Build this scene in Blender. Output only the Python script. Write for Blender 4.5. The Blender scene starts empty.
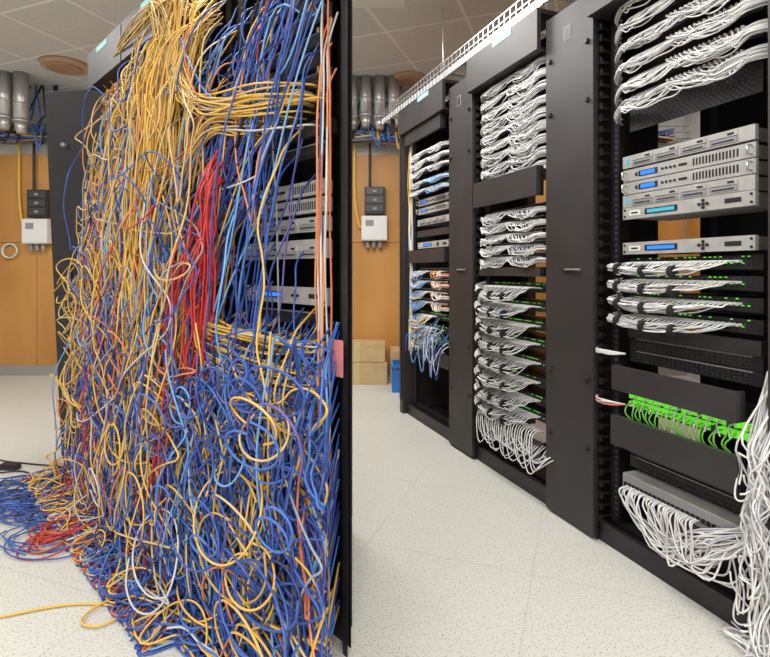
import bpy, bmesh, math
import numpy as np
from mathutils import Vector
rng = np.random.default_rng(11)
U = lambda a,b: float(min(a,b)+abs(b-a)*rng.random())

# ------------------------------------------------------------ materials
MATS={}
def mat(name,col,rough=.5,metal=0.,emit=None,es=0.,spec=None):
    if name in MATS: return MATS[name]
    m=bpy.data.materials.new(name); m.use_nodes=True
    b=m.node_tree.nodes['Principled BSDF']
    b.inputs['Base Color'].default_value=(*col,1); b.inputs['Roughness'].default_value=rough
    b.inputs['Metallic'].default_value=metal
    if spec is not None: b.inputs['Specular IOR Level'].default_value=spec
    if emit: 
        b.inputs['Emission Color'].default_value=(*emit,1); b.inputs['Emission Strength'].default_value=es
    MATS[name]=m; return m
def noisy(m,c1,c2,scale=8,stretch=(1,1,1),detail=6,bump=0):
    nt=m.node_tree; b=nt.nodes['Principled BSDF']
    tc=nt.nodes.new('ShaderNodeTexCoord'); mp=nt.nodes.new('ShaderNodeMapping'); mp.inputs['Scale'].default_value=stretch
    n=nt.nodes.new('ShaderNodeTexNoise'); n.inputs['Scale'].default_value=scale; n.inputs['Detail'].default_value=detail
    r=nt.nodes.new('ShaderNodeValToRGB'); r.color_ramp.elements[0].position=.3; r.color_ramp.elements[1].position=.7
    r.color_ramp.elements[0].color=(*c1,1); r.color_ramp.elements[1].color=(*c2,1)
    nt.links.new(tc.outputs['Object'],mp.inputs['Vector']); nt.links.new(mp.outputs[0],n.inputs['Vector'])
    nt.links.new(n.outputs['Fac'],r.inputs['Fac']); nt.links.new(r.outputs[0],b.inputs['Base Color'])
    if bump:
        bp=nt.nodes.new('ShaderNodeBump'); bp.inputs['Strength'].default_value=bump
        nt.links.new(n.outputs['Fac'],bp.inputs['Height']); nt.links.new(bp.outputs[0],b.inputs['Normal'])
    return m
BLK=noisy(mat('black_powdercoat',(.016,.015,.017),.45),(.011,.010,.012),(.018,.016,.019),30)
DOOR=noisy(mat('door_powdercoat',(.03,.028,.03),.5),(.026,.022,.024),(.036,.032,.033),5)
DRK=mat('dark_interior',(.006,.006,.007),.8)
HOLE=mat('mount_hole',(.10,.10,.11),.5)
PORT=mat('port_plastic',(.045,.045,.05),.4)
PORTIN=mat('port_socket',(.004,.004,.004),.6)
SIL=noisy(mat('brushed_silver',(.42,.41,.40),.4,.25),(.38,.37,.35),(.50,.49,.47),20)
STEEL=mat('galvanised_steel',(.55,.55,.55),.35,.75)
GRY=mat('grey_plastic',(.25,.25,.26),.5)
WHT=mat('white_plastic',(.70,.70,.68),.5)
LCD=mat('blue_lcd',(.02,.08,.5),.2,emit=(.03,.2,1.),es=1.3)
LCDT=mat('lcd_teal',(.05,.3,.4),.2,emit=(.1,.5,.8),es=.4)
GRN=mat('green_led',(.1,.8,.05),.3,emit=(.25,1.,.06),es=.45)
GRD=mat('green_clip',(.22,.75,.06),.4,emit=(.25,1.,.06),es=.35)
LAB=mat('teal_label',(.25,.6,.6),.5)
VEL=mat('velcro_black',(.01,.01,.01),.9)

# ------------------------------------------------------------ frames
class Fr:
    def __init__(s,o,ang_tan):
        h=math.hypot(1,ang_tan); s.d=(-ang_tan/h,1/h); s.n=(1/h,ang_tan/h); s.o=o
    def p(s,u,v,z): return (s.o[0]+s.d[0]*u+s.n[0]*v, s.o[1]+s.d[1]*u+s.n[1]*v, z)
    def arr(s,A):
        A=np.asarray(A,float); B=np.empty_like(A)
        B[:,0]=s.o[0]+s.d[0]*A[:,0]+s.n[0]*A[:,1]; B[:,1]=s.o[1]+s.d[1]*A[:,0]+s.n[1]*A[:,1]; B[:,2]=A[:,2]; return B
class WF:
    def p(s,x,y,z): return (x,y,z)
R=Fr((.807,2.017),.379); L=Fr((-.1237,1.43),.990); W=WF()
def LA(A):   # the heap in front of the near rack slumps toward the aisle end
    A=np.array(A,float); A[:,0]+=1.15*np.minimum(A[:,1],0)*np.clip(1-A[:,0]/.75,0,1.05)
    return L.arr(A)

class MB:
    def __init__(s,fr=W): s.fr=fr; s.v=[]; s.f=[]; s.m=[]; s.mats=[]; s.sm=[]
    def mi(s,m):
        if m not in s.mats: s.mats.append(m)
        return s.mats.index(m)
    def box(s,a0,a1,b0,b1,z0,z1,m):
        s.hull([(a0,b0),(a1,b0),(a1,b1),(a0,b1)],z0,z1,m)
    def hull(s,quad,z0,z1,m):
        k=len(s.v); i=s.mi(m)
        for z in(z0,z1):
            for (a,b) in quad: s.v.append(s.fr.p(a,b,z))
        for f in((0,1,2,3),(4,5,6,7),(0,1,5,4),(1,2,6,5),(2,3,7,6),(3,0,4,7)):
            s.f.append([k+j for j in f]); s.m.append(i); s.sm.append(False)
    def cyl(s,p0,p1,r0,r1,m,n=12,smooth=True):
        a=Vector(s.fr.p(*p0)); b=Vector(s.fr.p(*p1)); d=(b-a).normalized()
        x=d.orthogonal().normalized(); y=d.cross(x); k=len(s.v); i=s.mi(m)
        for c,r in((a,r0),(b,r1)):
            for j in range(n):
                t=2*math.pi*j/n; s.v.append(tuple(c+x*math.cos(t)*r+y*math.sin(t)*r))
        for j in range(n):
            s.f.append([k+j,k+(j+1)%n,k+n+(j+1)%n,k+n+j]); s.m.append(i); s.sm.append(smooth)
        s.f.append([k+j for j in range(n)]); s.m.append(i); s.sm.append(False)
        s.f.append([k+n+j for j in range(n)]); s.m.append(i); s.sm.append(False)
    def done(s,name,bevel=0,parent=None):
        A=np.array(s.v); c=(A.min(0)+A.max(0))/2; c[2]=A[:,2].min()
        me=bpy.data.meshes.new(name); me.from_pydata([tuple(q) for q in (A-c)],[],s.f)
        for m in s.mats: me.materials.append(m)
        me.polygons.foreach_set('material_index',s.m); me.polygons.foreach_set('use_smooth',s.sm)
        bm=bmesh.new(); bm.from_mesh(me); bmesh.ops.recalc_face_normals(bm,faces=bm.faces); bm.to_mesh(me); bm.free()
        o=bpy.data.objects.new(name,me); o.location=c; bpy.context.collection.objects.link(o)
        if bevel:
            b=o.modifiers.new('bevel','BEVEL'); b.width=bevel; b.segments=2; b.limit_method='ANGLE'
        if parent: o.parent=parent
        return o

def smooth(P,k=4):
    P=np.asarray(P,float); n=len(P)
    Q=np.vstack([2*P[0]-P[1],P,2*P[-1]-P[-2]]); out=[]
    for i in range(n-1):
        p0,p1,p2,p3=Q[i],Q[i+1],Q[i+2],Q[i+3]
        for j in range(k):
            t=j/k; out.append(.5*((2*p1)+(p2-p0)*t+(2*p0-5*p1+4*p2-p3)*t*t+(3*p1-p0-3*p2+p3)*t**3))
    out.append(P[-1]); return np.array(out)
class Cab:
    def __init__(s,name,depth=.003,res=1):
        s.c=bpy.data.curves.new(name,'CURVE'); s.c.dimensions='3D'; s.c.bevel_depth=depth; s.c.bevel_resolution=res; s.c.use_fill_caps=True
        s.mats=[]; s.name=name
    def add(s,P,m,k=4,r=1.0):
        if m not in s.mats: s.mats.append(m); s.c.materials.append(m)
        Q=smooth(P,k) if k>1 else np.asarray(P,float)
        sp=s.c.splines.new('POLY'); sp.points.add(len(Q)-1)
        sp.points.foreach_set('co',np.hstack([Q,np.ones((len(Q),1))]).ravel())
        sp.points.foreach_set('radius',np.full(len(Q),r))
        sp.material_index=s.mats.index(m); sp.use_smooth=True
    def done(s,parent=None):
        o=bpy.data.objects.new(s.name,s.c); bpy.context.collection.objects.link(o)
        if parent: o.parent=parent
        return o

# ------------------------------------------------------------ room
H=2.85; XL,XR,YF,YB=-4.7,3.0,-1.9,5.2
fm=mat('vinyl_floor',(.6,.6,.56),.4)
def tile_mat(m,c1,c2,mort,w,msz,rot,speck):
    nt=m.node_tree; b=nt.nodes['Principled BSDF']
    tc=nt.nodes.new('ShaderNodeTexCoord'); mp=nt.nodes.new('ShaderNodeMapping'); mp.inputs['Rotation'].default_value=(0,0,rot)
    br=nt.nodes.new('ShaderNodeTexBrick'); br.offset=0; br.squash=1
    br.inputs['Color1'].default_value=(*c1,1); br.inputs['Color2'].default_value=(*c2,1); br.inputs['Mortar'].default_value=(*mort,1)
    br.inputs['Scale'].default_value=1; br.inputs['Brick Width'].default_value=w; br.inputs['Row Height'].default_value=w; br.inputs['Mortar Size'].default_value=msz
    br.inputs['Mortar Smooth'].default_value=.2
    nt.links.new(tc.outputs['Object'],mp.inputs['Vector']); nt.links.new(mp.outputs[0],br.inputs['Vector'])
    n=nt.nodes.new('ShaderNodeTexNoise'); n.inputs['Scale'].default_value=speck[0]; n.inputs['Detail'].default_value=3
    r=nt.nodes.new('ShaderNodeValToRGB'); e=r.color_ramp.elements; e[0].position=speck[1]; e[1].position=speck[1]+.07
    e[0].color=(*speck[2],1); e[1].color=(1,1,1,1)
    mx=nt.nodes.new('ShaderNodeMix'); mx.data_type='RGBA'; mx.blend_type='MULTIPLY'; mx.inputs[0].default_value=1
    nt.links.new(tc.outputs['Object'],n.inputs['Vector']); nt.links.new(n.outputs['Fac'],r.inputs['Fac'])
    nt.links.new(br.outputs['Color'],mx.inputs[6]); nt.links.new(r.outputs[0],mx.inputs[7])
    nt.links.new(mx.outputs[2],b.inputs['Base Color'])
tile_mat(fm,(.565,.565,.52),(.58,.58,.535),(.49,.49,.455),.61,.003,.36,(150,.37,(.64,.61,.56)))
cm=mat('ceiling_tile',(.6,.6,.6),.9)
tile_mat(cm,(.60,.595,.585),(.62,.615,.605),(.80,.79,.78),.61,.012,.36,(60,.36,(.85,.85,.85)))
wm=noisy(mat('painted_wall',(.5,.49,.47),.8),(.50,.49,.47),(.56,.55,.53),3)
def room(name,*a):
    m=a[-1]; b=MB(); b.box(*a[:-1],m); o=b.done(name); return o
room('floor',XL,XR,YF,YB,-.1,0,fm); room('ceiling',XL,XR,YF,YB,H,H+.1,cm)
room('wall_back',XL,XR,YB,YB+.1,0,H,wm); room('wall_front',XL,XR,YF-.1,YF,0,H,wm)
room('wall_left',XL-.1,XL,YF,YB,0,H,wm); room('wall_right',XR,XR+.1,YF,YB,0,H,wm)
ply=noisy(mat('plywood',(.5,.2,.04),.5),(.40,.18,.040),(.56,.28,.075),2.2,(1,1,.35),8)
b=MB(); x=XL+.02
while x<XR-.1:
    x1=min(x+1.21,XR-.02); b.box(x,x1,YB-.02,YB-.001,.10,1.32,ply); b.box(x,x1,YB-.02,YB-.001,1.325,2.2,ply)
    for zz in(.2,.7,1.2,1.5,1.9,2.15):
        for xx in(x+.05,x1-.05): b.cyl((xx,YB-.022,zz),(xx,YB-.019,zz),.008,.008,GRY,8)
    x+=1.215
b.done('plywood_backboard')
b=MB(); b.box(XR-.02,XR-.001,YF+.1,YB-.05,.1,2.2,ply); b.done('plywood_backboard')
b=MB(); b.box(XL+.01,XR-.01,YB-.03,YB-.001,0,.1,mat('baseboard_vinyl',(.28,.27,.25),.6)); b.done('baseboard_back')

def troffer(x,y,e,sx=1.2,sy=.6):
    b=MB(); b.box(x-sx/2-.03,x+sx/2+.03,y-sy/2-.03,y+sy/2+.03,H-.02,H-.001,WHT); b.done('ceiling_and_fill_light')
    l=bpy.data.lights.new('troffer_and_fill_lamp','AREA'); l.shape='RECTANGLE'; l.size=sx; l.size_y=sy; l.energy=e; l.color=(1,.985,.955)
    o=bpy.data.objects.new('troffer_and_fill_lamp',l); o.location=(x,y,H-.03); bpy.context.collection.objects.link(o)
troffer(-2.6,.4,34); troffer(.15,-.9,82); troffer(-.45,2.0,52); troffer(-3.2,2.9,42); troffer(1.9,3.9,26); troffer(-.5,3.2,52); troffer(1.6,-.6,38); troffer(-1.6,-.9,50)  # lamp near the camera on the right is added to brighten rack faces
wd=bpy.data.worlds.new('world'); bpy.context.scene.world=wd; wd.use_nodes=True
wd.node_tree.nodes['Background'].inputs[0].default_value=(.5,.5,.5,1); wd.node_tree.nodes['Background'].inputs[1].default_value=.3

# ------------------------------------------------------------ rack parts
def rack(fr,u0,u1,vr,vb,H0=2.13,header=True,label=True,endskew=None,vmaxf=None):
    b=MB(fr)
    for (a,c,s) in((u0,u0+.045,1),(u1-.045,u1,-1)):
        if not(endskew and a==u0):
            b.box(a,c,vr,vr+.004,.06,H0-.02,BLK)
            o=a if s==1 else c-.006
            b.box(o,o+.006,vr-.0,vr+.06,.06,H0-.02,BLK)
            b.box(a,c,vb-.05,vb,.06,H0-.02,BLK)
        else:
            b.box(a,c,vr,vr+.004,.06,H0-.02,BLK)
        hu=(a+c)/2+ (.008 if s==1 else -.008)
        z=.1
        while z<H0-.06:
            b.box(hu-.004,hu+.004,vr-.0008,vr+.001,z,z+.008,HOLE); z+=.0148*1.5
    if endskew:
        (a0,b0),(a1,b1)=endskew
        b.hull([(a0,b0),(a1,b1),(a1+.02,b1),(a0+.02,b0)],0,H0+.06,BLK)
        b.box(a1,u1,vb,vb+.01,.06,H0,DRK)
        b.hull([(u0,vr),(u1,vr),(u1,vb),(a1+.02,vb)],.0,.07,BLK)
        b.hull([(u0,vr),(u1,vr),(u1,vb),(a1+.02,vb)],H0-.03,H0,BLK)
    else:
        b.box(u0,u1,vb,vb+.01,.06,H0,DRK)
        b.box(u0,u1,vr-.04,vb,.0,.035,BLK); b.box(u0,u1,vr-.05,vr-.03,.0,.075,BLK)
        b.box(u0,u1,vr,vr+.05,.035,.075,BLK); b.box(u0,u1,vr+.0,vb,H0-.03,H0,BLK)
    if header:
        b.box(u0+.005,u1-.005,vr-.12,vr-.1,H0-.11,H0+.07,DOOR); b.box(u0+.005,u1-.005,vr-.1,vr+.02,H0+.05,H0+.07,BLK)
        b.box(u0+.005,u1-.005,vr-.1,vr+.01,H0-.11,H0-.1,BLK)
        if label: b.box(u0+.2,u0+.36,vr-.122,vr-.12,H0+.035,H0+.062,LAB)
    return b.done('server_rack')
def manager(fr,u0,u1,z1=2.14,v0=0.,vb=.35,door=True,knobs=True):
    b=MB(fr)
    b.box(u0+.01,u1-.01,vb-.01,vb,.02,z1-.02,DRK)
    b.box((u0+u1)/2-.02,(u0+u1)/2+.02,v0+.06,vb,.02,z1-.02,BLK)
    b.box(u0,u1,v0+.02,vb,0,.04,BLK); b.box(u0,u1,v0+.02,vb,z1-.04,z1-.02,BLK)
    if door:
        b.box(u0,u1,v0,v0+.016,.012,z1,DOOR)
        b.box(u0+.003,u1-.003,v0+.016,v0+.03,.02,z1-.01,BLK)
    z=.08
    while z<z1-.06:
        for uu,sg in((u0+.004,-1),(u1-.004,1)):
            b.box(uu-.003,uu+.003,v0+.03,v0+.12,z,z+.009,BLK)
            b.box(min(uu,uu+sg*.014),max(uu,uu+sg*.014),v0+.03,v0+.042,z-.008,z+.017,BLK)
        z+=.0445
    if door and knobs:
        zc=1.05
        b.box(u0+.11,u0+.17,v0-.004,v0,zc-.008,zc+.012,BLK); b.box(u0+.06,u0+.15,v0-.014,v0-.008,zc-.001,zc+.006,GRY)
        for zz in(.35,.62,1.72,1.95):
            for uu in(u0+.03,u1-.03):
                b.cyl((uu,v0-.012,zz),(uu,v0,zz),.009,.012,BLK,10)
        b.box(u0+.125,u0+.165,v0-.002,v0,z1-.14,z1-.08,GRY); b.box(u0+.13,u0+.16,v0-.003,v0,z1-.135,z1-.085,BLK)
    return b.done('cable_manager',.0015)
EQW=.483
def dev(fr,uc,z0,nU,kind,v0=.08,depth=.2,name=None,W_=EQW,seed=0):
    b=MB(fr); h=.0445*nU-.001; a=uc-W_/2; c=uc+W_/2   # c = far end
    if kind in('patch','patch48','switch','greens'):
        b.box(a,c,v0,v0+.004,z0,z0+h,BLK); b.box(a+.02,c-.02,v0+.004,v0+depth,z0+.002,z0+h-.002,BLK)
        rows=[.5] if kind=='patch' else [.27,.73]
        for r in rows:
            zc=z0+h*r
            for i in range(24):
                uu=c-.04-i*(W_-.08)/23.
                b.box(uu-.007,uu+.007,v0-.003,v0,zc-.0065,zc+.0065,PORT); b.box(uu-.0052,uu+.0052,v0-.0035,v0,zc-.004,zc+.005,PORTIN)
                if kind in('switch','greens') and (rng.random()<.5):
                    b.box(uu-.003,uu+.003,v0-.0045,v0,zc+.0065,zc+.0095,GRN)
        if kind in('patch','patch48'):
            b.box(a+.03,c-.03,v0-.0015,v0,z0+h-.006,z0+h-.002,GRY)
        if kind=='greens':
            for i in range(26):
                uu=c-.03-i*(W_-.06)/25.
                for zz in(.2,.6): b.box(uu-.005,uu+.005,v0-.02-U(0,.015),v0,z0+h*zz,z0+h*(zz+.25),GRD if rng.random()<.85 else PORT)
        nm='network_switch' if kind in('switch','greens') else 'patch_panel'
    elif kind=='server':
        b.box(a,c,v0-.012,v0,z0,z0+h,SIL); b.box(a+.02,c-.02,v0,v0+depth,z0+.002,z0+h-.002,GRY)
        for e in(a+.012,c-.012):
            b.cyl((e,v0-.03,z0+.008),(e,v0-.03,z0+h-.008),.003,.003,STEEL,8)
            for zz in(z0+.009,z0+h-.009): b.cyl((e,v0-.03,zz),(e,v0-.01,zz),.003,.003,STEEL,8)
        zc=z0+h/2
        b.box(c-.15,c-.07,v0-.0135,v0,zc-.010,zc+.010,BLK); b.box(c-.14,c-.08,v0-.0145,v0,zc-.007,zc+.007,LCD)
        b.box(c-.065,c-.055,v0-.014,v0,zc-.006,zc+.006,BLK)
        for i in range(4): b.cyl((c-.17-.016*i,v0-.015,zc),(c-.17-.016*i,v0-.011,zc),.0045,.0045,BLK,8)
        for i in range(14): b.box(a+.05+i*.011,a+.056+i*.011,v0-.0125,v0,zc-.012,zc+.012,BLK)
        b.box(a+.22,a+.25,v0-.0135,v0,zc-.004,zc+.004,DRK)
        nm='rack_server'
    elif kind=='router':
        b.box(a,c,v0-.015,v0,z0,z0+h,SIL); b.box(a+.02,c-.02,v0,v0+depth,z0+.002,z0+h-.002,GRY); zc=z0+h/2
        b.box(c-.23,c-.10,v0-.0165,v0,zc-.010,zc+.010,BLK); b.box(c-.22,c-.11,v0-.017,v0,zc-.006,zc+.006,LCDT if seed else LCD)
        b.box(c-.08,c-.03,v0-.0165,v0,zc-.009,zc+.009,WHT); b.box(c-.07,c-.04,v0-.017,v0,zc-.003,zc+.003,DRK)
        for i,(du,dz) in enumerate(((0,0),(.014,0),(-.014,0),(0,.011),(0,-.011))):
            b.cyl((a+.16+du,v0-.019,zc+dz),(a+.16+du,v0-.014,zc+dz),.005,.005,DRK,8)
        b.box(a+.04,a+.09,v0-.0165,v0,zc-.007,zc+.007,DRK)
        for s in(a+.01,c-.01):
            for zz in(z0+.01,z0+h-.01): b.cyl((s,v0-.018,zz),(s,v0-.014,zz),.004,.004,DRK,8)
        nm='network_appliance'
    elif kind=='array':
        b.box(a,c,v0-.015,v0,z0,z0+h,SIL); b.box(a+.02,c-.02,v0,v0+depth,z0+.002,z0+h-.002,GRY)
        for i in range(4):
            b.box(a+.05+i*.1,a+.14+i*.1,v0-.018,v0,z0+.006,z0+.02,GRY); b.box(a+.06+i*.1,a+.13+i*.1,v0-.019,v0,z0+.010,z0+.014,DRK)
            b.box(a+.05+i*.1,a+.14+i*.1,v0-.018,v0,z0+.024,z0+.038,SIL); b.box(a+.06+i*.1,a+.08+i*.1,v0-.019,v0,z0+.028,z0+.034,DRK)
        b.box(c-.03,c-.018,v0-.017,v0,z0+.012,z0+h-.012,LCDT); nm='storage_array'
    elif kind=='blank':
        b.box(a,c,v0-.02,v0,z0,z0+h,DOOR)
        b.box(a,a+.012,v0,v0+.02,z0,z0+h,BLK); b.box(c-.012,c,v0,v0+.02,z0,z0+h,BLK); nm='blanking_panel'
    elif kind=='perf':
        b.box(a,c,v0-.002,v0,z0,z0+h,BLK)
        for i in range(46):
            for j in range(int(5*nU)):
                uu=a+.03+i*(W_-.06)/45; zz=z0+.006+j*.0085
                b.box(uu-.003,uu+.003,v0-.0028,v0,zz,zz+.005,PORT if (i+j)%2 else PORTIN)
        nm='vented_panel'
    return b.done(name or nm)

# ================================================================= AFTER ROW (right)
rack(R,-.645,-.005,.08,.62); rack(R,.2885,.914,.08,.62); rack(R,1.195,1.90,.08,.62)
manager(R,0,.2835); manager(R,.919,1.19); manager(R,-.93,-.65)
b=MB(R); b.box(1.905,1.965,-.0,.62,0,2.13,DOOR); b.box(1.92,1.95,-.01,0,.1,2.1,BLK); b.done('rack_side_panel',.002)
CW=[mat('cable_white',(.72,.71,.69),.45),mat('cable_grey',(.50,.50,.52),.45),mat('cable_lightgrey',(.62,.61,.59),.45)]
CGN=mat('cable_green',(.2,.6,.08),.4)
def bundle(cb,fr,uc,zp,side,cnt=12,start=None,vb=.01,drop=.022,vport=.075,Wd=EQW,cols=CW,spread=.011,us=None,zs=0,jit=.004,vel=None,wild=0.):
    c=uc+side*Wd/2
    if us is None: us=c+side*.045
    for i in range(cnt):
        up=c-side*(.045+i*(Wd-.09)/23.)+U(-.002,.002)
        th=U(0,6.28); rr=spread*math.sqrt(rng.random()); dv,dz=rr*math.cos(th),rr*math.sin(th)
        zb=zp-drop+dz; vv=vb+dv; sg=.012+wild*rng.random()
        P=[(us+side*.02,.10+dv,zb+zs+U(-.02,.02)),(us,vv+.03,zb+zs),(c-side*.005,vv+.004,zb+zs*.3)]
        n=max(1,int(abs(up-c)/.06)); 
        for k in range(1,n+1):
            f=k/(n+1); P.append((c-side*.005+(up-c)*f*.95,vv+U(-jit,jit)-wild*.4*math.sin(math.pi*f),zb-sg*math.sin(math.pi*f)+U(-jit,jit)))
        P+= [(up+side*.012,vb+.008,zp-drop*.45),(up,vb+.022,zp+.001),(up,vport,zp+.001)]
        cb.add(fr.arr(P),cols[int(rng.integers(len(cols)))],4)
        cb.add(fr.arr([(up,vport-.022,zp+.001),(up,vport,zp+.001)]),CW[0],1,1.9)
    if vel is not None:
        for f in (.06,.3,.55)[:2 if cnt<10 else 3]:
            uu=c-side*(Wd*f*cnt/24.)
            vel.cyl((uu-.009,vb,zp-drop-.012*math.sin(math.pi*f)),(uu+.009,vb,zp-drop-.012*math.sin(math.pi*f)),spread+.006,spread+.006,VEL,12)
# ---- rack 3 (near)
uc=-.345
cb=Cab('patch_cable_bundle',.0025); ve=MB(R)
for z in(2.05,1.975,1.90,1.825,1.75,1.68):
    dev(R,uc,z-.022,1,'patch48'); bundle(cb,R,uc,z,1,16,drop=.020,vb=.03,jit=.007,spread=.012,zs=-.03,wild=.026); bundle(cb,R,uc,z-.004,-1,16,drop=.016,vb=.03,jit=.007,spread=.012,wild=.026)
    bundle(cb,R,uc,z+.014,-1,16,drop=.018,vb=.035,jit=.008,spread=.010,wild=.024)
dev(R,uc,1.61,1,'perf',.08); dev(R,uc,1.565,1,'perf',.08)
dev(R,uc,1.425,1,'array',.06); dev(R,uc,1.375,1,'server',.06); dev(R,uc,1.328,1,'server',.06); dev(R,uc,1.281,1,'array',.06)
dev(R,uc,1.236,1,'router',.06,seed=1)
dev(R,uc,1.107,1,'router',.06)
for z in(1.075,1.012,.948,.885):
    dev(R,uc,z-.024,1,'switch'); bundle(cb,R,uc,z,1,23,drop=.018,vb=-.005,spread=.014,vel=ve,zs=.005)
dev(R,uc,.80,1,'blank',.09); dev(R,uc,.755,1,'patch48'); dev(R,uc,.71,1,'patch48')
dev(R,uc,.615,2,'blank',.0,W_=.46)
dev(R,uc,.535,1.7,'greens')
for i in range(22):
    u=uc+.2-i*.018
    cb.add(R.arr([(u,.06,.565),(u+U(-.01,.01),.03,.56),(u+U(-.01,.01),.02,.53),(u+U(-.02,.02),.04,.50)]),CGN,3,1.1)
    if i%2: cb.add(R.arr([(u,.06,.59),(u+U(-.01,.01),.035,.585),(u+U(-.01,.01),.025,.55)]),CW[0],3,1.1)
dev(R,uc,.415,2.4,'blank',.0,W_=.47)
dev(R,uc,.365,1,'patch48'); dev(R,uc,.318,1,'patch48')
b=MB(R); b.box(-.57,-.12,.03,.35,.245,.305,SIL); b.box(-.57,-.12,.028,.03,.25,.30,GRY)
for i in range(24): b.box(-.14-i*.018,-.128-i*.018,.024,.03,.262,.276,PORTIN)
b.done('network_appliance')
for i in range(32):
    u=-.15-i*.009; e=U(-.36,-.56)
    P=[(u,.02,.268),(u-.002,-.01+U(-.01,.01),.262),(u-.012,-.02+U(-.01,.015),.22+U(-.02,.02)),((u*.6+e*.4),-.02+U(-.02,.02),.165+U(-.06,.03)),(e,-.01+U(-.02,.02),.18+U(-.05,.04)),(e-.04,.0,.23+U(-.05,.03)),(-.64,.04,.26+U(0,.1))]
    cb.add(R.arr(P),CW[i%3],5,1.2)
for z in(.745,.56):
    for i in range(6): cb.add(R.arr([(.03,.06,z+U(-.01,.01)),(-.03,-.01,z+U(-.008,.008)),(-.10,-.02,z+U(-.008,.008)),(-.14,.02,z)]),CW[0] if z>.6 or i>2 else mat('cable_red',(.5,.03,.03),.4),4,1.3)
for i in range(38):
    u=-.63+U(-.03,.02); v=.01+U(-.05,.02); P=[(u,.06,U(.60,.78))]
    z=U(.52,.6)
    while z>.06: P.append((u+U(-.022,.022)-.02*(z<.3),v+U(-.02,.02),z)); z-=.06
    P.append((u-.05*rng.random(),v-.03,.02+.04*rng.random())); 
    for k in range(3): P.append((P[-1][0]+U(-.06,.06),P[-1][1]+U(-.03,.04),.01+.03*rng.random()))
    cb.add(R.arr(P),CW[i%3],4,1.1)
for i in range(16):
    r=U(.03,.06); cz=U(.12,.5); cu=-.62+U(-.02,.02); ph=U(0,6)
    P=[(cu+r*.6*math.cos(t+ph),-.03+.02*math.sin(2*t),cz+r*1.4*math.sin(t+ph)) for t in np.linspace(0,5.5,12)]
    cb.add(R.arr(P),CW[i%3],4,1.1)
ve.done('velcro_strap')
# ---- rack 2
uc=.60
for z in np.arange(2.02,1.50,-.06):
    dev(R,uc,z-.022,1,'patch48'); bundle(cb,R,uc,z,1,16,drop=.022,spread=.014,jit=.009,zs=-.02,wild=.035,vb=.02); bundle(cb,R,uc,z-.003,-1,15,drop=.02,spread=.014,jit=.009,wild=.035,vb=.02)
    bundle(cb,R,uc,z+.014,-1,14,drop=.02,spread=.012,jit=.009,wild=.03,vb=.025)
dev(R,uc,1.385,3,'blank',.0,W_=.55)
ve=MB(R)
for z in np.arange(1.345,1.07,-.058):
    dev(R,uc,z-.022,1,'patch48'); bundle(cb,R,uc,z,1,14,drop=.02,spread=.012,wild=.02); bundle(cb,R,uc,z-.003,-1,14,drop=.018,spread=.012,wild=.02)
dev(R,uc,1.02,1,'blank',.03,W_=.52)
for z in(.965,.875,.785,.70,.61,.52,.435,.36):
    dev(R,uc,z-.022,1,'switch'); bundle(cb,R,uc,z,1,23,drop=.035,spread=.019,vb=-.012,vel=ve,zs=.025,jit=.006,wild=.014)
ve.done('velcro_strap')
dev(R,uc,.17,2,'blank',.05)
for i in range(26):
    u=.84-i*.019; cb.add(R.arr([(u,.06,.31),(u,.0,.31),(u-.02,-.03,.25+U(-.03,.02)),(u-.06+U(-.02,.02),-.03,.17+U(-.04,.06)),(u-.12,-.01,.19+U(-.02,.04)),(u-.14,.04,.25)]),CW[i%3],4,1.1)
# ---- rack 1 (far)
uc=1.55; cb2=Cab('patch_cable_bundle',.0028)
CB=mat('cable_blue',(.030,.078,.33),.42); CLB=mat('cable_lightblue',(.16,.35,.64),.45); CY=mat('cable_yellow',(.70,.42,.07),.45); CO=mat('cable_orange',(.68,.22,.06),.45)
dev(R,uc,1.93,2,'blank',.0,W_=.56)
for z in(1.86,1.8,1.74): dev(R,uc,z-.02,1,'patch48'); bundle(cb2,R,uc,z,1,12,cols=CW,wild=.02); bundle(cb2,R,uc,z,-1,12,cols=CW,wild=.02)
for z in(1.66,1.6): dev(R,uc,z-.02,1,'switch'); bundle(cb2,R,uc,z,-1,14,cols=[CLB,CW[1]]); bundle(cb2,R,uc,z,1,10,cols=CW)
dev(R,uc,1.50,1,'server'); dev(R,uc,1.44,1,'server'); dev(R,uc,1.36,1,'array'); dev(R,uc,1.28,1,'blank')
dev(R,uc,1.20,1,'router'); dev(R,uc,1.10,2,'blank',.03,W_=.55)
for z in(1.04,.97,.90,.83): dev(R,uc,z-.02,1,'patch48'); bundle(cb2,R,uc,z,1,12,cols=[CW[0],CW[1],CLB],wild=.02); bundle(cb2,R,uc,z,-1,9,cols=[CW[0],CW[0],CO])
for z in(.74,.66,.58): dev(R,uc,z-.02,1,'switch'); bundle(cb2,R,uc,z,1,16,cols=[CW[0],CW[0],CY,CLB,CW[1]],jit=.015,drop=.03,wild=.03)
dev(R,uc,.42,2,'blank')
for i in range(16):
    u=1.33+U(0,.45); e=u+U(-.2,.2); P=[(u,.06,U(.5,.75)),(u,-.02,U(.5,.7)),((u+e)/2,-.03,U(.36,.5)),(e,-.02,U(.5,.6)),(e,.06,U(.5,.7))]
    cb2.add(R.arr(P),[CW[0],CW[1],CB,CLB,CW[0]][int(rng.integers(5))],5)
for i in range(14):
    u=1.84+U(-.03,.02); P=[(u+U(-.008,.008),.03+U(-.01,.01),z) for z in np.arange(2.0,.3,-.17)]
    cb2.add(R.arr(P),[CW[0],CO,CW[1],CY][int(rng.integers(4))],4)
cb.done(); cb2.done()
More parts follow.
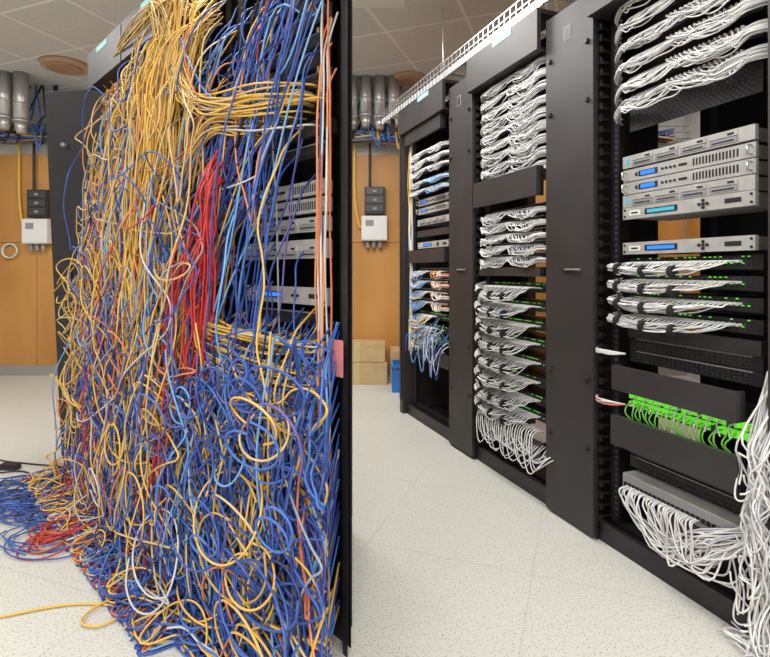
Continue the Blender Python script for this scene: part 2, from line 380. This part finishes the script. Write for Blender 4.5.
def ladder(fr,u0,u1,v0,v1,z):
    b=MB(fr)
    for v in(v0,v1): b.box(u0,u1,v-.006,v+.006,z,z+.04,STEEL)
    u=u0+.05
    while u<u1: b.box(u-.01,u+.01,v0,v1,z+.005,z+.02,STEEL); u+=.16
    u=u0+.02
    while u<u1: b.box(u-.0025,u+.0025,v0-.01,v0-.006,z-.0,z+.10,STEEL); u+=.05
    b.box(u0,u1,v0-.011,v0-.006,z+.095,z+.10,STEEL); b.box(u0,u1,v0-.011,v0-.006,z+.055,z+.06,STEEL)
    u=u0+.3
    while u<u1: b.cyl((u,(v0+v1)/2,z+.02),(u,(v0+v1)/2,H-.001),.004,.004,STEEL,6); u+=1.1
    for u in np.arange(u0+.15,u1,.6): b.box(u-.015,u+.015,v0+.02,v0+.05,2.13,z+.01,BLK)
    return b.done('cable_tray')
ladder(R,-.9,2.4,.02,.32,2.24); ladder(L,.0,2.1,.10,.40,2.24)

# ================================================================= BEFORE ROW (left)
sk=((-.032,.0),(.475,.452))
rack(L,-.012,.615,.03,.45,endskew=sk,header=False)
rack(L,.865,1.475,.03,.45); rack(L,1.48,2.0,.03,.45)
manager(L,.62,.86,vb=.4,v0=.0,door=False)
b=MB(L); b.box(.0,.6,-.04,-.02,2.02,2.2,DOOR); b.box(.25,.45,-.042,-.04,2.10,2.16,LAB); b.box(.05,.18,-.042,-.04,2.08,2.15,WHT); b.done('rack_header_panel')
b=MB()
pts=[(-1.55,2.90),(-1.83,2.94),(-1.83,2.96),(-1.55,2.92)]
top=[(-1.55,2.90),(-1.925,2.94),(-1.925,2.96),(-1.55,2.92)]
for (x,y) in pts: b.v.append((x,y,0.))
for (x,y) in top: b.v.append((x,y,2.06))
for f in((0,1,2,3),(4,5,6,7),(0,1,5,4),(1,2,6,5),(2,3,7,6),(3,0,4,7)): b.f.append(list(f)); b.m.append(b.mi(BLK)); b.sm.append(False)
b.cyl((-1.77,2.89,.6),(-1.77,2.94,.6),.012,.012,BLK); b.cyl((-1.8,2.90,1.75),(-1.8,2.94,1.75),.012,.012,GRY); b.box(-1.80,-1.76,2.915,2.94,1.0,1.12,BLK)
b.done('rack_side_panel',.002)
def dl(z,n,k,**a): dev(L,.31,z,n,k,v0=.035,depth=.02,W_=.46,**a)
for z in(1.93,1.86,1.79,1.72): dl(z,1,'patch48')
dl(1.66,1,'perf'); dl(1.60,1,'patch48'); dl(1.53,1,'patch48'); dl(1.45,1,'blank'); dl(1.39,1,'patch')
dl(1.275,1,'server'); dl(1.222,1,'server'); dl(1.165,1,'array'); dl(1.085,1.3,'array'); dl(.945,1.2,'router')
for z in np.arange(.88,.30,-.07): dl(z,1,'patch48' if rng.random()<.7 else 'switch')
for u in(1.17,1.74):
    for z in np.arange(1.95,.4,-.11): dev(L,u,z,1,'patch48' if rng.random()<.75 else 'switch',v0=.035,depth=.1,W_=.46)

# ------------------------------ tangle
CR=mat('cable_red',(.5,.03,.03),.4); CG=mat('cable_gold',(.62,.43,.17),.45); CN=mat('cable_navy',(.016,.034,.16),.42)
CP=mat('cable_purple',(.13,.09,.30),.45); CBK=mat('cable_black',(.012,.012,.014),.4); CRO=mat('cable_brick',(.52,.14,.06),.45); CB2=mat('cable_midblue',(.05,.14,.46),.45)
CX=mat('cable_offwhite',(.55,.54,.52),.45); CX2=mat('cable_slate',(.28,.30,.34),.45); CT=mat('cable_ochre',(.50,.30,.07),.45)
def pick(w):
    ks=list(w.keys()); p=np.array([w[k] for k in ks],float); return ks[int(rng.choice(len(ks),p=p/p.sum()))]
WA={CY:28,CG:16,CT:7,CB:16,CB2:8,CN:4,CO:5,CX:4,CX2:3,CRO:3,CR:2,CLB:4,CP:4}
WM={CY:22,CG:12,CT:6,CB:23,CB2:14,CN:5,CO:5,CX:4,CX2:3,CRO:4,CR:3,CLB:6,CP:5}
WBt={CB:34,CB2:16,CN:8,CY:7,CG:5,CX:6,CLB:7,CO:2,CBK:5,CR:2,CP:3,CX2:3}
WBl={CB:40,CB2:24,CN:8,CY:11,CG:6,CT:2,CX:3,CX2:2,CLB:6,CO:1,CRO:2,CP:3}
tg=Cab('patch_cable_tangle',.0030,1)
UE=1.88
def wob(t,a):
    s=np.zeros_like(t)
    for k in range(4): s+=np.sin(t*U(3,9)*(k+1)*.9+U(0,6.28))/(k+1.1)
    return s*a
def bulge(z): return .05+.17*(1-min(z,2.1)/2.1)
def lim(u,z):
    return 1-.45*max(0,min(1,(u-1.3)/.6))
def drape(u0,z0,u1,z1,w,m,amp=.03,n=13,floor=0.,r=1.,sc=True):
    t=np.linspace(0,1,n); zz=z0+(z1-z0)*t
    u=u0+(u1-u0)*t+wob(t,amp)*np.minimum(1,t*5)
    w=w*lim(u0,0)
    v=-(w*np.minimum(1,(t*5)**.6))*np.array([.5+bulge(z)*3 for z in zz]) - wob(t,.02)*np.minimum(1,t*4)
    zz=zz+wob(t,.012); zz[0]=z0
    v[0]=.03; P=np.stack([np.maximum(u,.035),np.minimum(v,.03),np.maximum(zz,.012)],1).tolist()
    if floor>0: P+=floorwalk(P[-1][0],P[-1][1],floor)
    tg.add(LA(P),m,4,r)
def floorwalk(u,v,length,zpile=.09):
    P=[]; h=U(0,6.28); kap=rng.choice([-1,1])/U(.05,.2); s=.035; n=int(length/s)
    zb=zpile*rng.random()**1.5
    for i in range(n):
        if rng.random()<.06: kap=rng.choice([-1,1])/U(.05,.35)
        h+=kap*s; u+=math.cos(h)*s; v+=math.sin(h)*s
        if v>-.03: v=-.06-v*.2; h=-abs(h)
        if u<.02: u=.04; h=math.pi-h
        if u>1.98: u=1.96; h=math.pi-h
        lm=-.40 if u>.5 else -.32
        if v<lm: v=lm+.01; h=-h
        P.append((u,v,max(.005,zb*(1+.4*math.sin(i*.4))*max(.15,1+v*1.8))))
    return P
def uloop(uA,zA,uB,zB,zb,w,m,n=15,amp=.02,r=1.):
    t=np.linspace(0,1,n); q=np.abs(1-2*t)**U(1.5,2.4); z=np.where(t<.5,zb+(zA-zb)*q,zb+(zB-zb)*q)
    sS=t*t*(3-2*t); u=uA+(uB-uA)*sS+wob(t,amp)*np.sin(np.pi*t); w=w*lim(uA,0)
    v=-w*np.minimum(1,(np.sin(np.pi*t)*2.2))**.6*np.array([.5+bulge(x)*3 for x in z])+wob(t,.015)*np.sin(np.pi*t)
    v[0]=v[-1]=.03; P=np.stack([np.maximum(u,.035),np.minimum(v,.03),np.maximum(z,.01)],1); tg.add(LA(P),m,4,r)
def coil(u,v,z,r,turns,m,tilt=None,rr=1.):
    tilt=U(-.6,.6) if tilt is None else tilt; P=[]; e=U(.6,1.3); ph=U(0,6.28)
    n=int(turns*12)
    for i in range(n+1):
        a=ph+i*2*math.pi/12; q=r*(1+.18*math.sin(i*.7+ph))
        P.append((max(.03,u+q*math.cos(a)+i*.001),v+q*math.sin(a)*math.sin(tilt)+.01*math.sin(i*.5),max(.006,z+q*e*math.sin(a)*math.cos(tilt)-i*.0015)))
    tg.add(LA(P),m,3,rr)
def scrib(u,z,length,m,umin,umax,zmin,zmax,w0,w1,rr=1.):
    P=[]; h=U(-2.4,-.7); k=U(-4,4); s=.04; ph=U(0,6.28); wc=U(w0,w1)*lim(u,0)
    for i in range(int(length/s)):
        q=rng.random()
        if q<.08: k=rng.choice([-1,1])*U(4,12)
        elif q<.20: k=U(-2.5,2.5)
        h+=k*s+ .08*math.sin(-math.pi/2-h)
        u+=math.cos(h)*s; z+=math.sin(h)*s
        if u<umin: u=umin; h=math.pi-h
        if u>umax: u=umax; h=math.pi-h
        if z<zmin: z=zmin; h=-h
        if z>zmax: z=zmax; h=-h
        P.append((u,-(wc*(.45+bulge(z)*3.2))+.02*math.sin(i*.45+ph),z))
    tg.add(LA(P),m,4,rr)
# A side
for i in range(190):
    u0=U(.72,UE); z0=U(1.0,2.05); drape(u0,z0,min(UE+.05,u0+U(-.2,.2)),.03,U(.06,.21),pick(WA if z0>1.4 else WM),amp=U(.02,.07),n=19,floor=U(.2,1.2))
for i in range(330):
    u0=U(.70,UE); z0=U(.5,2.08); zb=max(.05,z0-U(.12,1.0)); uB=min(UE,max(.62,u0+U(-.4,.4)))
    uloop(u0,z0,uB,min(2.05,max(.2,zb+U(.1,.9))),zb,U(.06,.26),pick(WA if z0>1.35 else WM),amp=.035)
for i in range(270):
    z=U(.15,1.75); scrib(U(.6,UE),z,U(.7,2.2),pick(WM if z<1.1 else WA),.52,UE+.02,.04,1.9,.12,.275)
for i in range(130):
    u0=U(1.25,UE); z0=1.97-.11*int(rng.integers(5))+U(-.02,.02); uloop(u0,z0,min(UE,u0+U(-.25,.25)),z0+U(-.02,.02),z0-U(.03,.12),U(.06,.16),pick({CY:5,CG:6,CT:3,CB:1,CO:1}),n=9,amp=.015)
for i in range(115):
    ut=U(.72,1.10); ul=.80+(ut-.72)*.7+U(-.05,.05); w=U(.09,.24); zt=U(1.98,2.16)
    drape(ut+U(-.03,.03),zt,ul+U(-.12,.14),U(.4,1.4),w,pick({CY:7,CG:6,CT:2}),amp=.02,n=14,floor=0)
for i in range(55):
    ut=U(.8,1.85); P=[(ut,.03,2.0+U(-.06,.06)),(ut,-.06,2.06+U(-.03,.04)),((ut+.95)/2,-.09+U(-.02,.02),2.10+U(-.04,.05)),(.92+U(-.14,.12),-.10+U(-.03,.02),2.07+U(-.02,.05)),(.9+U(-.12,.1),-.12,1.85),(.9+U(-.12,.1),-.14,1.5)]
    tg.add(LA(P),pick({CY:6,CG:5,CT:3}),5)
for i in range(30):
    u=U(.75,1.3); P=[(u+U(-.05,.05),-.10,1.7),(u,-.09+U(-.02,.02),1.98),(u+U(-.03,.03),-.04,2.18),(u+U(-.04,.04),.06,2.30+U(-.01,.03)),(u+U(.0,.2),.2,2.275),(u+.35,.25,2.27)]
    tg.add(LA(P),pick({CY:5,CG:5,CX:1,CB:1}),5)
for i in range(18): u=UE-.02+U(-.06,.05); drape(u,U(1.7,2.0),u+U(-.06,.05),.1,U(.05,.14),pick({CO:4,CRO:2,CX:1,CY:1}),amp=.02,floor=.2)
for i in range(18):
    u=.51+U(-.035,.035); drape(u,U(1.42,1.56),u+U(-.01,.12),U(.50,.8),U(.14,.19),CR,amp=.008,n=11,r=1.25)
for i in range(14): drape(.6+U(-.05,.05),1.3,.75+U(-.2,.2),.03,U(.16,.24),pick({CR:3,CRO:1}),amp=.03,floor=.6)
# B: near rack, upper part fairly open
for i in range(46):
    u0=U(.10,.75); z0=U(.85,2.05); drape(u0,z0,u0+U(-.05,.4)*(1 if z0>1.3 else .5),.03,U(.04,.2),pick(WBt),amp=U(.02,.06),n=19,floor=U(.2,1.))
for i in range(240):
    u0=U(.05,.8); z0=U(.28,.90); zb=max(.04,z0-U(.1,.8)); uB=min(.9,max(.04,u0+U(-.4,.4)))
    uloop(u0,z0,uB,min(.90,zb+U(.05,.6)),zb,U(.04,.22),pick(WBl),amp=.035)
for i in range(230):
    scrib(U(.05,.75),U(.1,.80),U(.6,1.8),pick(WBl),.035,.85,.03,.88,.08,.22)
for i in range(40):
    u0=U(.1,.6); z0=U(1.4,2.05); uB=min(.85,u0+U(.1,.5)); uloop(u0,z0,uB,U(1.2,1.95),z0-U(.1,.7),U(.03,.14),pick(WBt),amp=.035)
for i in range(20):
    u0=U(.03,.25); P=[(u0,.03,U(1.8,2.05)),(u0+.02,-.05,U(1.75,2.0)),(u0+U(.1,.2),-.08,U(1.45,1.8)),(u0+U(.25,.35),-.10,U(1.2,1.6)),(u0+U(.4,.55),-.13,U(.8,1.2)),(u0+U(.4,.6),-.15,U(.4,.7))]
    tg.add(LA(P),pick(WBt),6)
for (zc,zs_,n) in((1.56,1.78,40),(1.49,1.3,14),(.83,1.02,44),(.75,.9,40),(.67,.8,26)):
    for i in range(n):
        e=U(.08,.45); z=zc+U(-.025,.025); P=[(.78+U(-.05,.05),-.10+U(-.03,.02),zs_+U(-.05,.05)),(.70+U(-.03,.03),-.13+U(-.02,.02),(z+zs_)/2+U(-.03,.03)),(.56,-.13+U(-.02,.02),z+.03+U(-.02,.02)),((.54+e)/2,-.10+U(-.02,.02),z+U(-.02,.02)),(e+.02,-.05,z-.01),(e,.03,z+.005)]
        tg.add(LA(P),pick({CG:7,CY:5,CB:2,CX:1}),5)
for i in range(9):
    u=.05+U(-.008,.03); drape(u,U(1.6,2.1),u+U(-.005,.03),U(.3,.9),U(.02,.04),pick({CO:3,CRO:3,CX:3,CB:2}),amp=.008,n=14)
for i in range(220):
    u=U(.1,UE); z=U(.12,1.5) if u>.7 else U(.08,.8); coil(u,-(.07+bulge(z)*U(.5,1.35)*lim(u,0)),z,U(.03,.11),U(.5,1.5),pick(WM if u>.75 else WBl))
for i in range(40): u=U(1.78,2.03); coil(u,-U(.05,.2),U(.4,1.1),U(.05,.10),U(.6,1.4),pick({CY:6,CG:5,CT:2,CB:1}))
for i in range(200):
    u=U(.04,1.95); v=-U(.06,.33); P=[(u,v,.05)]+floorwalk(u,v,U(.8,2.4),.16 if u<1.3 else .10); tg.add(LA(P),pick(WM if u>.9 else WBl),3)
for i in range(34):
    x0=U(-1.86,-1.35); y0=2.62-(x0+1.86)*.8+U(-.2,.08); P=[]; a=U(0,6); r=U(.04,.11)
    for k in range(24): P.append((x0+r*1.5*math.cos(a+k*.45)+.005*k,y0+r*math.sin(a+k*.45)-.004*k,.006+.012*rng.random()))
    tg.add(P,pick({CB:5,CB2:2,CBK:2,CN:2,CY:1}),3,.9)
for i in range(8): coil(1.20+U(-.07,.07),-.40+U(-.04,.03),.01+.006*i,U(.06,.10),1.6,pick({CRO:3,CR:2}),tilt=1.5,rr=1.0)
tg.add([(-1.35,1.50,.006),(-1.17,1.56,.006),(-1.0,1.62,.006),(-.86,1.62,.006),(-.80,1.57,.008),(-.84,1.52,.008),(-.90,1.54,.010),(-.88,1.62,.012),(-.76,1.72,.010),(-.6,1.75,.03)],CY,6,1.2)
tg.add([(-1.75,2.62,.006),(-1.9,2.7,.006),(-2.05,2.63,.006),(-1.98,2.5,.006),(-1.7,2.35,.01),(-1.4,2.3,.02),(-1.2,2.2,.03)],CBK,6,1.3)
tg.add([(-2.45,2.85,.006),(-2.25,2.95,.006),(-2.1,2.85,.006),(-1.9,2.8,.006),(-1.7,2.75,.01)],CBK,6,1.3)
tg.done()
b=MB(); b.box(-2.02,-1.93,2.72,2.76,0,.03,BLK); b.box(-2.06,-2.02,2.73,2.75,.004,.022,GRY); b.done('power_adapter')
b=MB(L); b.box(-.03,.03,-.016,-.014,.76,.86,mat('pink_paper',(.70,.24,.24),.7)); b.box(-.01,.01,-.014,.0,.84,.85,WHT); b.done('paper_tag')

# ================================================================= background clutter
def duct(x,y,r,z0):
    b=MB(); b.cyl((x,y,z0+.1),(x,y,H-.001),r,r,STEEL,24); b.cyl((x,y,z0),(x,y,z0+.1),r*.6,r,STEEL,24)
    for z in(z0+.1,z0+.25): b.cyl((x,y,z),(x,y,z+.02),r+.006,r+.006,STEEL,24)
    return b.done('ventilation_duct')
for i,x in enumerate((-3.62,-3.47,-3.33)): duct(x,4.72+.02*i,.062,2.36-.03*i)
for i,x in enumerate((-.31,-.18,-.05,.08)): duct(x,4.85,.058,2.36+.02*(i%2))
def disc(x,y,r):
    b=MB(); b.cyl((x,y,H-.035),(x,y,H-.001),r*.9,r,mat('tan_diffuser',(.5,.32,.2),.5),32); b.cyl((x,y,H-.045),(x,y,H-.035),r*.6,r*.7,mat('tan_diffuser2',(.42,.25,.15),.5),32); b.done('ceiling_diffuser')
disc(-2.80,4.55,.2); disc(.22,4.85,.16)
b=MB(); xs=XL+.1
for z in(2.30,2.36,2.42):
    b.cyl((xs,YB-.25,z),(XR-.1,YB-.25,z),.004,.004,STEEL,6)
for y in(YB-.25,YB-.17,YB-.09,YB-.03): b.cyl((xs,y,2.30),(XR-.1,y,2.30),.004,.004,STEEL,6)
x=xs
while x<XR-.1: b.cyl((x,YB-.25,2.42),(x,YB-.25,2.30),.003,.003,STEEL,6); b.cyl((x,YB-.25,2.30),(x,YB-.001,2.30),.003,.003,STEEL,6); x+=.08
b.done('wire_basket_tray')
wc=Cab('wall_cable_run',.006)
for i in range(26):
    y=YB-U(.04,.27); P=[(x,y+U(-.01,.01),2.29+.11*rng.random()) for x in np.arange(XL+.1,XR-.1,.35)]; wc.add(P,pick({CB2:4,CY:5,CX:3,CBK:4,CO:1}),3,U(.8,1.6))
for x in(-3.7,-3.5,-3.25,.0,-.2,.1,-.35):
    for k in range(5):
        xx=x+U(-.08,.08); wc.add([(xx,YB-.15,2.36),(xx+U(-.05,.05),YB-.29,2.42),(xx+U(-.1,.1),YB-.27,2.3+U(-.12,.3)),(xx+U(-.1,.1),YB-.25,2.5),(xx+U(-.1,.1),YB-.15,H-.01)],pick({CB2:4,CY:2,CBK:5}),5,1.5)
wc.done()
def ebox(x,z):
    b=MB(); y=YB-.021
    b.box(x-.10,x+.10,y-.07,y-.001,z,z+.27,BLK)
    for i in range(3): b.box(x-.085,x+.085,y-.078,y-.07,z+.02+i*.085,z+.09+i*.085,PORT); b.box(x-.02,x+.02,y-.085,y-.078,z+.04+i*.085,z+.065+i*.085,GRY)
    b.done('breaker_box',.004)
    b=MB(); b.box(x-.13,x+.12,y-.10,y-.001,z-.26,z-.02,WHT); b.box(x-.12,x+.11,y-.105,y-.10,z-.25,z-.03,WHT)
    b.box(x-.09,x-.01,y-.108,y-.105,z-.12,z-.06,GRY)
    for k in range(3): b.cyl((x-.07+.06*k,y-.05,z-.33),(x-.07+.06*k,y-.05,z-.26),.018,.018,GRY,10)
    b.done('junction_box',.006)
    c=Cab('conduit',.012,2); c.add([(x-.05,y-.04,z+.27),(x-.05,y-.04,z+.6),(x-.05,y-.04,2.3)],BLK,4); c.add([(x-.2,y-.03,z+.9),(x-.2,y-.03,z+.2),(x-.16,y-.03,z-.1),(x-.13,y-.03,z-.12)],mat('conduit_yellow',(.7,.42,.04),.4),5); c.done()
ebox(-3.42,1.57); ebox(-.10,1.60)
hk=Cab('coiled_lead',.006); hk.add([(-3.72+.07*math.cos(a)*(1+.05*a/6),YB-.03-.002*a,1.24+.07*math.sin(a)) for a in np.linspace(0,14,34)],WHT,2); hk.done()
card=noisy(mat('cardboard',(.5,.33,.15),.8),(.44,.30,.14),(.54,.38,.19),6)
TAPE=mat('packing_tape',(.55,.42,.2),.3)
def cbox(x0,x1,y0,y1,z0,z1):
    b=MB(); b.box(x0,x1,y0,y1,z0,z1,card); b.box((x0+x1)/2-.03,(x0+x1)/2+.03,y0-.001,y1+.001,z0+.0,z1+.001,TAPE)
    b.box(x0,x1,y0-.002,y0,z1-.03,z1-.027,TAPE); b.box(x0+.05,x0+.2,y0-.002,y0,z0+.04,z0+.1,WHT); b.done('cardboard_box',.004)
cbox(-.55,.02,4.75,5.1,0,.20); cbox(-.52,.0,4.77,5.09,.205,.37); cbox(.05,.5,4.8,5.12,0,.3)
b=MB(); bl=mat('bin_blue',(.03,.15,.5),.4)
b.box(.06,.33,4.45,4.46,0,.24,bl); b.box(.06,.33,4.69,4.70,0,.24,bl); b.box(.06,.07,4.46,4.69,0,.24,bl); b.box(.32,.33,4.46,4.69,0,.24,bl); b.box(.07,.32,4.46,4.69,0,.01,bl); b.box(.05,.34,4.44,4.45,.21,.24,bl); b.done('storage_bin')

# ------------------------------------------------------------ camera
c=bpy.data.cameras.new('camera'); c.sensor_width=36; c.lens=36*520/770; c.shift_y=-58.5/770; c.clip_start=.02
o=bpy.data.objects.new('camera',c); o.location=(0,0,1.05); o.rotation_euler=(math.pi/2,0,0); bpy.context.collection.objects.link(o)
bpy.context.scene.camera=o
bpy.context.scene.view_settings.view_transform='Standard'
